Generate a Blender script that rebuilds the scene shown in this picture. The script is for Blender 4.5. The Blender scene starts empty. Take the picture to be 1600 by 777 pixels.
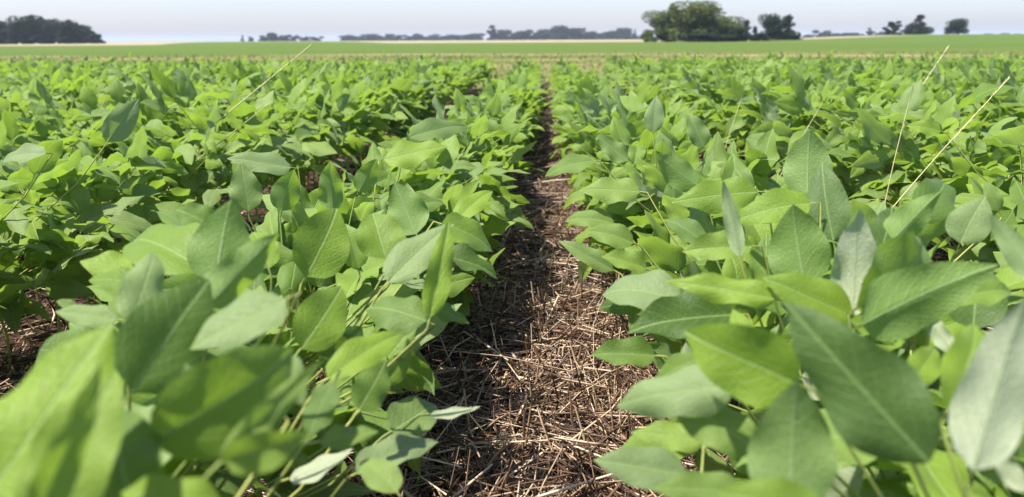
import bpy, math, random
import numpy as np
from mathutils import Vector, Matrix
R = math.radians
random.seed(7); rng = np.random.default_rng(7)
SC = bpy.context.scene
COL = SC.collection
# ------------------------------------------------------------------ camera
F_PX = 1386.0                       # focal length in pixels of a 1600 px wide frame
CAM = Vector((0.0, 0.0, 0.75))
yaw, pitch, roll = R(2.29), R(13.26), R(0.33)
Fv = Vector((-math.sin(yaw)*math.cos(pitch), math.cos(yaw)*math.cos(pitch), -math.sin(pitch)))
R0 = Fv.cross(Vector((0, 0, 1))).normalized(); U0 = R0.cross(Fv).normalized()
Rv = (R0*math.cos(roll) - U0*math.sin(roll)).normalized(); Uv = Rv.cross(Fv).normalized()
cd = bpy.data.cameras.new('camera'); cam = bpy.data.objects.new('camera', cd); COL.objects.link(cam)
M = Matrix((Rv, Uv, -Fv)).transposed().to_4x4(); M.translation = CAM; cam.matrix_world = M
cd.sensor_width = 36; cd.lens = F_PX/1600*36; cd.clip_start = 0.02; cd.clip_end = 20000
cd.dof.use_dof = True; cd.dof.focus_distance = 1.75; cd.dof.aperture_fstop = 5.4
SC.camera = cam
# ------------------------------------------------------------------ sky, sun, exposure
SUN_AZ, SUN_EL = R(-106), R(65)      # azimuth from +Y towards +X (negative: left of the view)
w = bpy.data.worlds.new('World'); SC.world = w; w.use_nodes = True
nt = w.node_tree; bg = nt.nodes['Background']
sky = nt.nodes.new('ShaderNodeTexSky'); sky.sky_type = 'NISHITA'; sky.sun_disc = False
sky.sun_elevation = SUN_EL; sky.sun_rotation = SUN_AZ; sky.air_density = 1.0; sky.dust_density = 1.2; sky.ozone_density = 2.5
tint = nt.nodes.new('ShaderNodeMix'); tint.data_type = 'RGBA'; tint.blend_type = 'MULTIPLY'; tint.inputs[0].default_value = 1
tint.inputs[7].default_value = (0.98, 0.965, 1.18, 1)
nt.links.new(sky.outputs[0], tint.inputs[6]); nt.links.new(tint.outputs[2], bg.inputs[0]); bg.inputs[1].default_value = 0.098
sd = bpy.data.lights.new('sun', 'SUN'); so = bpy.data.objects.new('sun', sd); COL.objects.link(so)
sd.energy = 5.0; sd.angle = R(1.2); sd.color = (1.0, 0.95, 0.86)
sdir = Vector((math.sin(SUN_AZ)*math.cos(SUN_EL), math.cos(SUN_AZ)*math.cos(SUN_EL), math.sin(SUN_EL)))
so.rotation_euler = sdir.to_track_quat('Z', 'Y').to_euler()
SC.view_settings.view_transform = 'Standard'; SC.view_settings.look = 'None'; SC.view_settings.exposure = 1.15; SC.view_settings.gamma = 1
SC.cycles.max_bounces = 8; SC.cycles.transmission_bounces = 6; SC.cycles.diffuse_bounces = 4; SC.cycles.glossy_bounces = 2
SC.cycles.volume_bounces = 1; SC.cycles.sample_clamp_indirect = 4; SC.cycles.use_denoising = True
# ------------------------------------------------------------------ helpers
def ray(x, y): return Fv + Rv*((x-800)/F_PX) + Uv*((388.5-y)/F_PX)
def at(x, y, depth): return CAM + ray(x, y)*depth
def atz(x, y, z):
    d = ray(x, y); return CAM + d*((z-CAM.z)/d.z)
def proj(p):
    v = Vector(p)-CAM; d = v.dot(Fv)
    if d < 1e-3: return (1e6, 1e6, d)
    return (800+F_PX*v.dot(Rv)/d, 388.5-F_PX*v.dot(Uv)/d, d)
def tag(o, label=None, cat=None, group=None, kind=None):
    if label: o['label'] = label
    if cat: o['category'] = cat
    if group: o['group'] = group
    if kind: o['kind'] = kind
    return o
def link(name, data, parent=None, mw=None):
    o = bpy.data.objects.new(name, data); COL.objects.link(o)
    if parent: o.parent = parent
    if mw is not None: o.matrix_local = mw
    return o
def mesh_np(name, V, Q, mats, UV=None, smooth=True, mi=None):
    """V (n,3); Q (m,4) quads; UV (n,2) per vertex"""
    me = bpy.data.meshes.new(name); V = np.asarray(V, np.float32); Q = np.asarray(Q, np.int32)
    m = len(Q)
    me.vertices.add(len(V)); me.vertices.foreach_set('co', V.ravel())
    me.loops.add(m*4); me.loops.foreach_set('vertex_index', Q.ravel())
    me.polygons.add(m); me.polygons.foreach_set('loop_start', np.arange(0, m*4, 4, dtype=np.int32))
    if smooth: me.polygons.foreach_set('use_smooth', np.ones(m, bool))
    if mi is not None: me.polygons.foreach_set('material_index', np.asarray(mi, np.int32))
    if UV is not None:
        uv = me.uv_layers.new(name='UVMap'); uv.data.foreach_set('uv', np.asarray(UV, np.float32)[Q.ravel()].ravel())
    for k in (mats if isinstance(mats, (list, tuple)) else [mats]): me.materials.append(k)
    me.update(calc_edges=True)
    return me
class Acc:
    def __init__(s): s.V = []; s.Q = []; s.UV = []; s.MI = []; s.n = 0
    def add(s, V, Q, UV=None, mi=0):
        V = np.asarray(V, np.float32); Q = np.asarray(Q, np.int32)
        s.V.append(V); s.Q.append(Q+s.n); s.n += len(V)
        s.UV.append(np.zeros((len(V), 2), np.float32) if UV is None else np.asarray(UV, np.float32))
        s.MI.append(np.full(len(Q), mi, np.int32))
    def tube(s, pts, rads, sides=6, mi=0):
        pts = [np.asarray(p, float) for p in pts]; n = len(pts); V = []; UVs = []
        for i, p in enumerate(pts):
            t = pts[min(i+1, n-1)]-pts[max(i-1, 0)]; t /= np.linalg.norm(t)+1e-9
            a = np.array((0, 0, 1.)) if abs(t[2]) < .9 else np.array((1., 0, 0))
            u = np.cross(t, a); u /= np.linalg.norm(u); v = np.cross(t, u)
            for k in range(sides):
                th = 2*math.pi*k/sides
                V.append(p+rads[i]*(u*math.cos(th)+v*math.sin(th))); UVs.append((k/sides, i/(n-1)))
        Q = [(i*sides+k, i*sides+(k+1) % sides, (i+1)*sides+(k+1) % sides, (i+1)*sides+k) for i in range(n-1) for k in range(sides)]
        if sides >= 4:
            Q.append((0, 1, 2, 3)); b = (n-1)*sides; Q.append((b+3, b+2, b+1, b))
        s.add(V, Q, UVs, mi)
    def mesh(s, name, mats, smooth=True):
        return mesh_np(name, np.concatenate(s.V), np.concatenate(s.Q), mats, np.concatenate(s.UV), smooth, np.concatenate(s.MI))
# ------------------------------------------------------------------ materials
class N:
    def __init__(s, name):
        s.m = bpy.data.materials.new(name); s.m.use_nodes = True; s.t = s.m.node_tree; s.t.nodes.clear()
        s.out = s.t.nodes.new('ShaderNodeOutputMaterial')
    def n(s, typ, **kw):
        nd = s.t.nodes.new(typ)
        for k, v in kw.items(): setattr(nd, k, v)
        return nd
    def l(s, a, b): s.t.links.new(a, b)
    def put(s, sock, v):
        if hasattr(v, 'links') or isinstance(v, bpy.types.NodeSocket): s.l(v, sock)
        else: sock.default_value = v
    def math(s, op, a, b=0.0, c=0.0, clamp=False):
        nd = s.n('ShaderNodeMath', operation=op); nd.use_clamp = clamp
        s.put(nd.inputs[0], a); s.put(nd.inputs[1], b); s.put(nd.inputs[2], c); return nd.outputs[0]
    def mix(s, f, a, b, blend='MIX'):
        nd = s.n('ShaderNodeMix', data_type='RGBA', blend_type=blend)
        s.put(nd.inputs[0], f); s.put(nd.inputs[6], a if not isinstance(a, tuple) else (*a, 1)); s.put(nd.inputs[7], b if not isinstance(b, tuple) else (*b, 1))
        return nd.outputs[2]
    def noise(s, scale, detail=3, vec=None, rough=.5):
        nd = s.n('ShaderNodeTexNoise'); nd.inputs['Scale'].default_value = scale; nd.inputs['Detail'].default_value = detail; nd.inputs['Roughness'].default_value = rough
        if vec is not None: s.l(vec, nd.inputs['Vector'])
        return nd.outputs[0]
    def ss(s, x, a, b, lo=0.0, hi=1.0):
        nd = s.n('ShaderNodeMapRange', interpolation_type='SMOOTHSTEP'); s.put(nd.inputs[0], x)
        s.put(nd.inputs[1], a); s.put(nd.inputs[2], b); s.put(nd.inputs[3], lo); s.put(nd.inputs[4], hi); return nd.outputs[0]
    def ramp(s, f, stops):
        nd = s.n('ShaderNodeValToRGB'); s.l(f, nd.inputs[0]); e = nd.color_ramp.elements
        while len(e) < len(stops): e.new(.5)
        for q, (p, c) in zip(e, stops): q.position = p; q.color = (*c, 1)
        return nd.outputs[0]

def leaf_material():
    k = N('soybean_leaf')
    uv = k.n('ShaderNodeUVMap'); sp = k.n('ShaderNodeSeparateXYZ'); k.l(uv.outputs[0], sp.inputs[0])
    x = k.math('ABSOLUTE', sp.outputs[0]); v = sp.outputs[1]
    geo = k.n('ShaderNodeNewGeometry'); oi = k.n('ShaderNodeObjectInfo')
    rnd = k.math('FRACT', k.math('ADD', geo.outputs['Random Per Island'], oi.outputs['Random']))
    rnd2 = k.math('FRACT', k.math('MULTIPLY', rnd, 7.31))
    oc = k.n('ShaderNodeSeparateColor'); k.l(oi.outputs['Color'], oc.inputs[0])
    tone, yel, gry = oc.outputs[0], oc.outputs[1], oc.outputs[2]
    off = k.n('ShaderNodeVectorMath', operation='ADD'); k.l(uv.outputs[0], off.inputs[0]); cmb = k.n('ShaderNodeCombineXYZ'); k.l(k.math('MULTIPLY', rnd, 60.0), cmb.inputs[2]); k.l(cmb.outputs[0], off.inputs[1])
    # veins: midrib and pinnate side veins
    mid = k.ss(x, 0.006, 0.016, 1, 0)
    vv = k.math('SUBTRACT', k.math('SUBTRACT', v, k.math('MULTIPLY', x, 0.95)), k.math('MULTIPLY', k.math('MULTIPLY', x, x), 1.6))
    tri = k.math('ABSOLUTE', k.math('SUBTRACT', k.math('FRACT', k.math('MULTIPLY', k.math('ADD', k.math('ADD', vv, 1.0), k.math('MULTIPLY', k.noise(5, 2, off.outputs[0]), .07)), 7.6)), 0.5))
    side = k.ss(tri, 0.0, 0.07, 1, 0)
    vein = k.math('MAXIMUM', mid, k.math('MULTIPLY', side, 0.55))
    obj = k.n('ShaderNodeTexCoord').outputs['Object']; uvv = None
    n1 = k.noise(3.5, 3, off.outputs[0]); n2 = k.noise(45, 3, off.outputs[0], .6)
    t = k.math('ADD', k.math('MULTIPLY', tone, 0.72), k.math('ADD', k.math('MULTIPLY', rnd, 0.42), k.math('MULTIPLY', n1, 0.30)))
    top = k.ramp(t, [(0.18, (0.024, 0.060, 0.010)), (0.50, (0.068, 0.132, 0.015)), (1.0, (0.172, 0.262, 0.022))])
    top = k.mix(k.math('MULTIPLY', gry, 0.75, 0, True), top, (0.20, 0.265, 0.115))
    top = k.mix(k.math('MULTIPLY', yel, k.math('ADD', k.math('MULTIPLY', rnd2, .4), .25)), top, (0.20, 0.31, 0.022))
    top = k.mix(k.math('MULTIPLY', vein, 0.55), top, (0.27, 0.38, 0.12))
    top = k.mix(k.ss(n2, .58, .78, 0, .28), top, (0.20, 0.26, 0.09))
    # a few small blemishes
    vor = k.n('ShaderNodeTexVoronoi'); vor.inputs['Scale'].default_value = 6; k.l(off.outputs[0], vor.inputs['Vector'])
    spot = k.math('MULTIPLY', k.ss(vor.outputs['Distance'], .05, .1, 1, 0), k.ss(rnd2, .55, .62, 0, .6))
    top = k.mix(spot, top, (0.22, 0.17, 0.06))
    und = k.mix(k.math('MULTIPLY', gry, .85), (0.15, 0.24, 0.055), (0.38, 0.42, 0.27))
    und = k.mix(k.math('MULTIPLY', vein, 0.5), und, (0.30, 0.40, 0.17))
    col = k.mix(geo.outputs['Backfacing'], top, und)
    ret = k.n('ShaderNodeTexVoronoi', feature='DISTANCE_TO_EDGE'); ret.inputs['Scale'].default_value = 26; k.l(off.outputs[0], ret.inputs['Vector'])
    h = k.math('SUBTRACT', k.math('ADD', k.math('MULTIPLY', k.noise(14, 3, off.outputs[0]), .5), k.ss(ret.outputs['Distance'], 0, .22, 0, .22)), k.math('MULTIPLY', vein, 0.6))
    bp = k.n('ShaderNodeBump'); bp.inputs['Strength'].default_value = .55; bp.inputs['Distance'].default_value = .002; k.l(h, bp.inputs['Height'])
    p = k.n('ShaderNodeBsdfPrincipled'); k.l(col, p.inputs['Base Color']); k.l(bp.outputs[0], p.inputs['Normal'])
    k.l(k.math('ADD', k.math('MULTIPLY', n2, .2), .44), p.inputs['Roughness']); p.inputs['Specular IOR Level'].default_value = .30
    p.inputs['Sheen Weight'].default_value = .07; p.inputs['Sheen Roughness'].default_value = .45
    tr = k.n('ShaderNodeBsdfTranslucent'); tc = k.mix(k.math('MULTIPLY', vein, .45), k.mix(.5, top, (0.30, 0.40, 0.045)), (0.16, 0.23, 0.03))
    tc2 = k.mix(1.0, tc, (1.4, 1.52, 1.3), 'MULTIPLY'); k.l(tc2, tr.inputs[0]); k.l(bp.outputs[0], tr.inputs[1])
    ms = k.n('ShaderNodeMixShader'); ms.inputs[0].default_value = .38; k.l(p.outputs[0], ms.inputs[1]); k.l(tr.outputs[0], ms.inputs[2])
    k.l(ms.outputs[0], k.out.inputs[0]); return k.m
def simple_mat(name, c1, c2, scale, rough=.7, bump=0.0, island=False, sss=0.0):
    k = N(name); tc = k.n('ShaderNodeTexCoord').outputs['Object']
    f = k.noise(scale, 4, tc)
    if island:
        g = k.n('ShaderNodeNewGeometry'); oi = k.n('ShaderNodeObjectInfo')
        f = k.math('ADD', k.math('MULTIPLY', f, .35), k.math('MULTIPLY', k.math('FRACT', k.math('ADD', g.outputs['Random Per Island'], oi.outputs['Random'])), .75))
    col = k.ramp(f, [(.2, c1), (.8, c2)])
    p = k.n('ShaderNodeBsdfPrincipled'); k.l(col, p.inputs['Base Color']); p.inputs['Roughness'].default_value = rough; p.inputs['Specular IOR Level'].default_value = .3
    if bump:
        b = k.n('ShaderNodeBump'); b.inputs['Strength'].default_value = bump; b.inputs['Distance'].default_value = .02; k.l(k.noise(scale*3, 4, tc), b.inputs['Height']); k.l(b.outputs[0], p.inputs['Normal'])
    k.l(p.outputs[0], k.out.inputs[0]); return k.m
def straw_material(name, stops):
    k = N(name); g = k.n('ShaderNodeNewGeometry'); oi = k.n('ShaderNodeObjectInfo')
    r = k.math('FRACT', k.math('ADD', g.outputs['Random Per Island'], oi.outputs['Random']))
    tc = k.n('ShaderNodeTexCoord').outputs['Object']
    f = k.math('ADD', k.math('MULTIPLY', r, .8), k.math('MULTIPLY', k.noise(25, 3, tc), .3))
    c = k.ramp(f, stops)
    p = k.n('ShaderNodeBsdfPrincipled'); k.l(c, p.inputs['Base Color']); p.inputs['Roughness'].default_value = .5; p.inputs['Specular IOR Level'].default_value = .45
    k.l(p.outputs[0], k.out.inputs[0]); return k.m
def crown_material(name, dark, light):
    k = N(name); g = k.n('ShaderNodeNewGeometry'); oi = k.n('ShaderNodeObjectInfo')
    tc = k.n('ShaderNodeTexCoord').outputs['Object']
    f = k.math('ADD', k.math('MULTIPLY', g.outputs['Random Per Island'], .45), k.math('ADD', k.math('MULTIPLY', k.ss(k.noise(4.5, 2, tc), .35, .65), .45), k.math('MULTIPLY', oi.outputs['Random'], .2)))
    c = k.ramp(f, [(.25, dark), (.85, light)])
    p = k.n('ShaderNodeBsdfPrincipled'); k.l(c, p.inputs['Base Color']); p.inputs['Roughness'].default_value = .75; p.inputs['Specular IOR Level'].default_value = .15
    tr = k.n('ShaderNodeBsdfTranslucent'); k.l(c, tr.inputs[0])
    ms = k.n('ShaderNodeMixShader'); ms.inputs[0].default_value = .25; k.l(p.outputs[0], ms.inputs[1]); k.l(tr.outputs[0], ms.inputs[2])
    k.l(ms.outputs[0], k.out.inputs[0]); return k.m
M_LEAF = leaf_material()
M_STEM = simple_mat('soybean_stem', (0.16, 0.22, 0.05), (0.34, 0.36, 0.09), 18, .6, 0, True)
M_STRAW = straw_material('dry_straw', [(.06, (.028, .012, .006)), (.42, (.09, .047, .025)), (.66, (.21, .130, .078)), (.86, (.46, .34, .225)), (1.0, (.68, .56, .41))])
M_STALK = straw_material('pale_grass_stalk', [(0, (.36, .34, .13)), (1, (.52, .48, .24))])
M_BARK = simple_mat('tree_bark', (.05, .04, .03), (.12, .09, .07), 3, .9)
M_CROWN = crown_material('tree_foliage', (.028, .050, .014), (.14, .17, .042))
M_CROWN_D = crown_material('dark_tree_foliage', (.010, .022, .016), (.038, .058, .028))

# ------------------------------------------------------------------ ground
def terrain(x, y):
    """gentle swells of the plain far beyond the field"""
    x = np.asarray(x, float); y = np.asarray(y, float)
    s = np.clip((y-90)/260, 0, 1); s = s*s*(3-2*s)
    a = x/np.maximum(y, 1)
    rt = np.clip((a-.18)/.22, 0, 1); rt = rt*rt*(3-2*rt)
    lf = np.exp(-((a+.36)/.12)**2)
    fall = np.clip((y-420)/300, 0, 1)
    return s*(rt*1.7*(1-fall*.8) + lf*.30)
def build_ground():
    rad = np.concatenate([np.array([0, .6, 1.5, 3, 6, 10, 15, 22, 30, 42, 56, 72, 92, 115]), np.geomspace(140, 6000, 46)])
    na = 240; V = []
    for r in rad:
        for k in range(na):
            th = 2*math.pi*k/na; V.append((r*math.sin(th), r*math.cos(th)))
    V = np.array(V); z = np.where(V[:, 1] > 0, terrain(V[:, 0], V[:, 1]), 0)
    V3 = np.column_stack([V, z]); Q = [(i*na+k, i*na+(k+1) % na, (i+1)*na+(k+1) % na, (i+1)*na+k) for i in range(len(rad)-1) for k in range(na)]
    k = N('field_ground'); tc = k.n('ShaderNodeTexCoord').outputs['Object']; s = k.n('ShaderNodeSeparateXYZ'); k.l(tc, s.inputs[0])
    X, Y = s.outputs[0], s.outputs[1]
    mp = k.n('ShaderNodeMapping'); k.l(tc, mp.inputs[0]); mp.inputs['Scale'].default_value = (.07, .14, 1)
    mp2 = k.n('ShaderNodeMapping'); k.l(tc, mp2.inputs[0]); mp2.inputs['Scale'].default_value = (.010, .05, 1)
    big = k.noise(1, 4, mp.outputs[0]); vast = k.noise(1, 4, mp2.outputs[0])
    fine = k.noise(14, 5, tc, .65); crumb = k.noise(90, 4, tc, .7)
    soil = k.mix(fine, (.026, .014, .009), (.070, .042, .027)); soil = k.mix(k.ss(crumb, .45, .7, 0, .6), soil, (.09, .055, .035))
    verge = k.ramp(k.math('ADD', k.math('MULTIPLY', big, .8), k.math('MULTIPLY', k.noise(.9, 4, tc), .3)), [(.38, (.065, .105, .018)), (.52, (.11, .125, .03)), (.63, (.21, .18, .075)), (.76, (.36, .28, .16))])
    crop = k.mix(k.noise(1.6, 4, tc), (.046, .090, .011), (.080, .130, .017)); crop = k.mix(k.ss(vast, .4, .7, 0, .6), crop, (.11, .125, .028)); crop = k.mix(k.ss(big, .5, .75, 0, .5), crop, (.125, .13, .036))
    stub = k.mix(vast, (.23, .19, .11), (.31, .26, .16))
    grn = k.mix(big, (.045, .08, .02), (.08, .12, .03))
    wob = k.math('ADD', Y, k.math('MULTIPLY', k.math('SUBTRACT', vast, .5), 26.0))
    c = k.mix(k.ss(Y, 13.8, 14.6), soil, verge)
    c = k.mix(k.ss(wob, 46, 54), c, crop)
    # stubble far out in the middle and on the left, green rise on the right
    A = k.math('DIVIDE', X, k.math('MAXIMUM', Y, 1.0))
    st0 = k.mix(k.ss(A, -.52, -.48), stub, stub)
    lim = k.ss(A, -.44, -.36, 175, 520); lim2 = k.math('ADD', lim, k.ss(A, -.24, -.17, 0, -310))
    stubm = k.math('MULTIPLY', k.ss(k.math('SUBTRACT', wob, lim2), 0, 30), k.ss(A, .30, .42, 1, 0))
    c = k.mix(stubm, c, stub)
    c = k.mix(k.math('MULTIPLY', k.ss(Y, 300, 380), k.ss(A, .30, .42)), c, grn)
    c = k.mix(k.ss(Y, 1100, 1500), c, (.10, .13, .07))
    p = k.n('ShaderNodeBsdfPrincipled'); k.l(c, p.inputs['Base Color']); p.inputs['Roughness'].default_value = .95; p.inputs['Specular IOR Level'].default_value = .1
    b = k.n('ShaderNodeBump'); b.inputs['Strength'].default_value = .8; b.inputs['Distance'].default_value = .03; k.l(k.math('ADD', fine, k.math('MULTIPLY', crumb, .4)), b.inputs['Height']); k.l(b.outputs[0], p.inputs['Normal'])
    k.l(p.outputs[0], k.out.inputs[0])
    o = link('ground', mesh_np('ground', V3, Q, k.m)); tag(o, 'reddish brown field soil running out to a green and tan plain', kind='structure')
build_ground()

# ------------------------------------------------------------------ leaf shapes
def leaf_grid(nx, ny, fold=.3, curl=.25, wave=.05, cup=0.0, twist=0.0, skew=0.0, tipbend=0.0, ratio=.58, seed=0):
    """leaflet: base at origin, +Y to the tip, +Z upper face, unit length"""
    r = random.Random(seed); ph = r.uniform(0, 6); V = []; UV = []
    L = 0.0; y = 0.0; z = 0.0; prev = 0.0
    for j in range(ny+1):
        v = j/ny; ds = v-prev; prev = v
        ang = curl*(v-.15)*1.6 + tipbend*max(0, v-.65)*4
        y += ds*math.cos(ang); z -= ds*math.sin(ang)
        wd = .5*ratio*((max(v, 1e-4)**.55)*((1-v)**.98))/(.36**.55*.64**.98) + .003
        tw = twist*v; fo = fold*(1-.35*v)
        for i in range(nx+1):
            u = -1+2*i/nx; xx = u*wd; a = abs(u)
            lift = a*wd*math.tan(fo) - cup*a*a*wd + wave*wd*a*a*math.sin(v*13+ph+(2.1 if u > 0 else 0))*1.3
            lat = xx*math.cos(fo*.8)
            V.append((lat*math.cos(tw)-lift*math.sin(tw)+skew*v*v, y+lift*math.sin(ang), z+lat*math.sin(tw)+lift*math.cos(tw)*math.cos(ang)))
            UV.append((xx, v))
    Q = [(j*(nx+1)+i, j*(nx+1)+i+1, (j+1)*(nx+1)+i+1, (j+1)*(nx+1)+i) for j in range(ny) for i in range(nx)]
    return np.array(V, np.float32), np.array(Q, np.int32), np.array(UV, np.float32)
SHAPES = []
_r = random.Random(3)
for i in range(22):
    SHAPES.append(dict(fold=_r.uniform(.1, .6), curl=_r.uniform(-.15, .85), wave=_r.uniform(.05, .22), cup=_r.uniform(-.1, .5), twist=_r.uniform(-.4, .4), skew=_r.uniform(-.12, .12), tipbend=_r.uniform(-.1, .35), seed=i))
FLAT = list(range(22, 30))      # gentler shapes, used where the blade lies open to the eye
for i in range(8):
    SHAPES.append(dict(fold=_r.uniform(.15, .42), curl=_r.uniform(0, .5), wave=_r.uniform(.08, .2), cup=_r.uniform(-.05, .35), twist=_r.uniform(-.2, .2), skew=_r.uniform(-.08, .08), tipbend=_r.uniform(0, .3), seed=40+i))
SHAPES.append(dict(fold=.95, curl=.1, wave=.04, twist=.1, seed=60))   # 30 closed like a book
HI = [mesh_np('leaflet', *leaf_grid(10, 14, **s)[:2], M_LEAF, leaf_grid(10, 14, **s)[2]) for s in SHAPES]
MID = [leaf_grid(4, 6, **s) for s in SHAPES[:22]]
LO = [leaf_grid(2, 4, **s) for s in SHAPES[:22]]
def basis(base, ydir, nrm, L, wr=1.0):
    Y = Vector(ydir).normalized(); Z = Vector(nrm); Z = (Z - Y*Z.dot(Y))
    if Z.length < 1e-4: Z = Vector((.3, .2, .9)); Z = Z - Y*Z.dot(Y)
    Z.normalize(); X = Y.cross(Z)
    m = Matrix((X*L*wr, Y*L, Z*L)).transposed().to_4x4(); m.translation = base; return m

# ------------------------------------------------------------------ soybean plant generator (pure data)
def gen_plant(seed, scale=1.0, height=.33, spread=1.0, nleaf=14, narrow=1.0, low=.16):
    """-> stem [(pts, rads)], leaves [ (petiole pts, rads, [(matrix, shape)]) ] about the plant's foot"""
    r = random.Random(seed); lean = Vector((r.uniform(-.06, .06), r.uniform(-.06, .06), 1))
    H = height*r.uniform(.92, 1.1)*scale
    def sp(t): return Vector((lean.x*t*H + .006*math.sin(t*9+seed), lean.y*t*H + .006*math.cos(t*7+seed), t*H))
    stem = [([sp(t/7) for t in range(8)], [(.0045-.0028*t/7)*scale for t in range(8)])]
    leaves = []; az = r.uniform(0, 6.28)
    for q in range(nleaf):
        t = low + (1-low)*(q+.5)/nleaf; t = t**.8
        az += 2.4 + r.uniform(-.5, .5)
        p0 = sp(t); pl = (.085+.085*math.sin(min(1, (1-t)*1.5+.25)*2.2))*spread*r.uniform(.75, 1.25)*scale
        if t > .85: pl *= .6
        el = r.uniform(.35, .95) if t < .8 else r.uniform(.7, 1.25)
        hd = Vector((math.cos(az)*narrow, math.sin(az), 0)); hd.normalize(); pl *= (1+(narrow-1)*abs(hd.x))
        d = hd*math.cos(el)+Vector((0, 0, math.sin(el)))
        p1 = p0 + d*pl*.5 + Vector((0, 0, .012*scale)); p2 = p0 + d*pl + hd*.014*scale
        pts = [p0, p1, p2]; rads = [.0019*scale, .0015*scale, .0012*scale]
        # blade plane
        up = r.random(); tilt = r.uniform(-.35, .5) if up < .5 else r.uniform(.55, 1.4)       # + : tips point up
        if t < .5: tilt -= .25
        yd = hd*math.cos(tilt)+Vector((0, 0, 1))*math.sin(tilt)
        nz = Vector((0, 0, 1))*math.cos(tilt)-hd*math.sin(tilt)
        sd_ = yd.cross(nz).normalized(); rl = r.gauss(0, .45); nz = nz*math.cos(rl)+sd_*math.sin(rl); sd_ = yd.cross(nz).normalized()
        size = r.uniform(.096, .136)*scale*(1.0 if t < .88 else .72)
        rach = p2 + yd*.018*scale
        lf = []
        a = r.uniform(-.15, .15)
        lf.append((basis(rach, yd*math.cos(a)+sd_*math.sin(a), nz+sd_*r.uniform(-.3, .3), size*r.uniform(1, 1.12), r.uniform(.76, 1.04)), r.randrange(22)))
        for s in (-1, 1):
            a = r.uniform(1.05, 1.5); dy = yd*math.cos(a)+sd_*math.sin(a)*s
            dy = dy + nz*r.uniform(-.45, .35)
            nn = nz + sd_*s*r.uniform(-.55, .35) + yd*r.uniform(-.3, .3)
            lf.append((basis(p2, dy, nn, size*r.uniform(.82, 1.0), r.uniform(.78, 1.06)), r.randrange(22)))
        leaves.append((pts, rads, [rach, yd], lf))
    return stem, leaves
def leaf_tube(acc, pts, rads, rach):
    acc.tube(pts, rads, 5); acc.tube([pts[-1], rach[0]+rach[1]*.002], [rads[-1], rads[-1]*.8], 5)
def add_leaflets(acc, lib, lf, pre=None, mi=0):
    for m, s in lf:
        mm = np.array(pre @ m if pre is not None else m); V, Q, UV = lib[s % len(lib)]
        acc.add(V @ mm[:3, :3].T + mm[:3, 3], Q, UV, mi)
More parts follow.
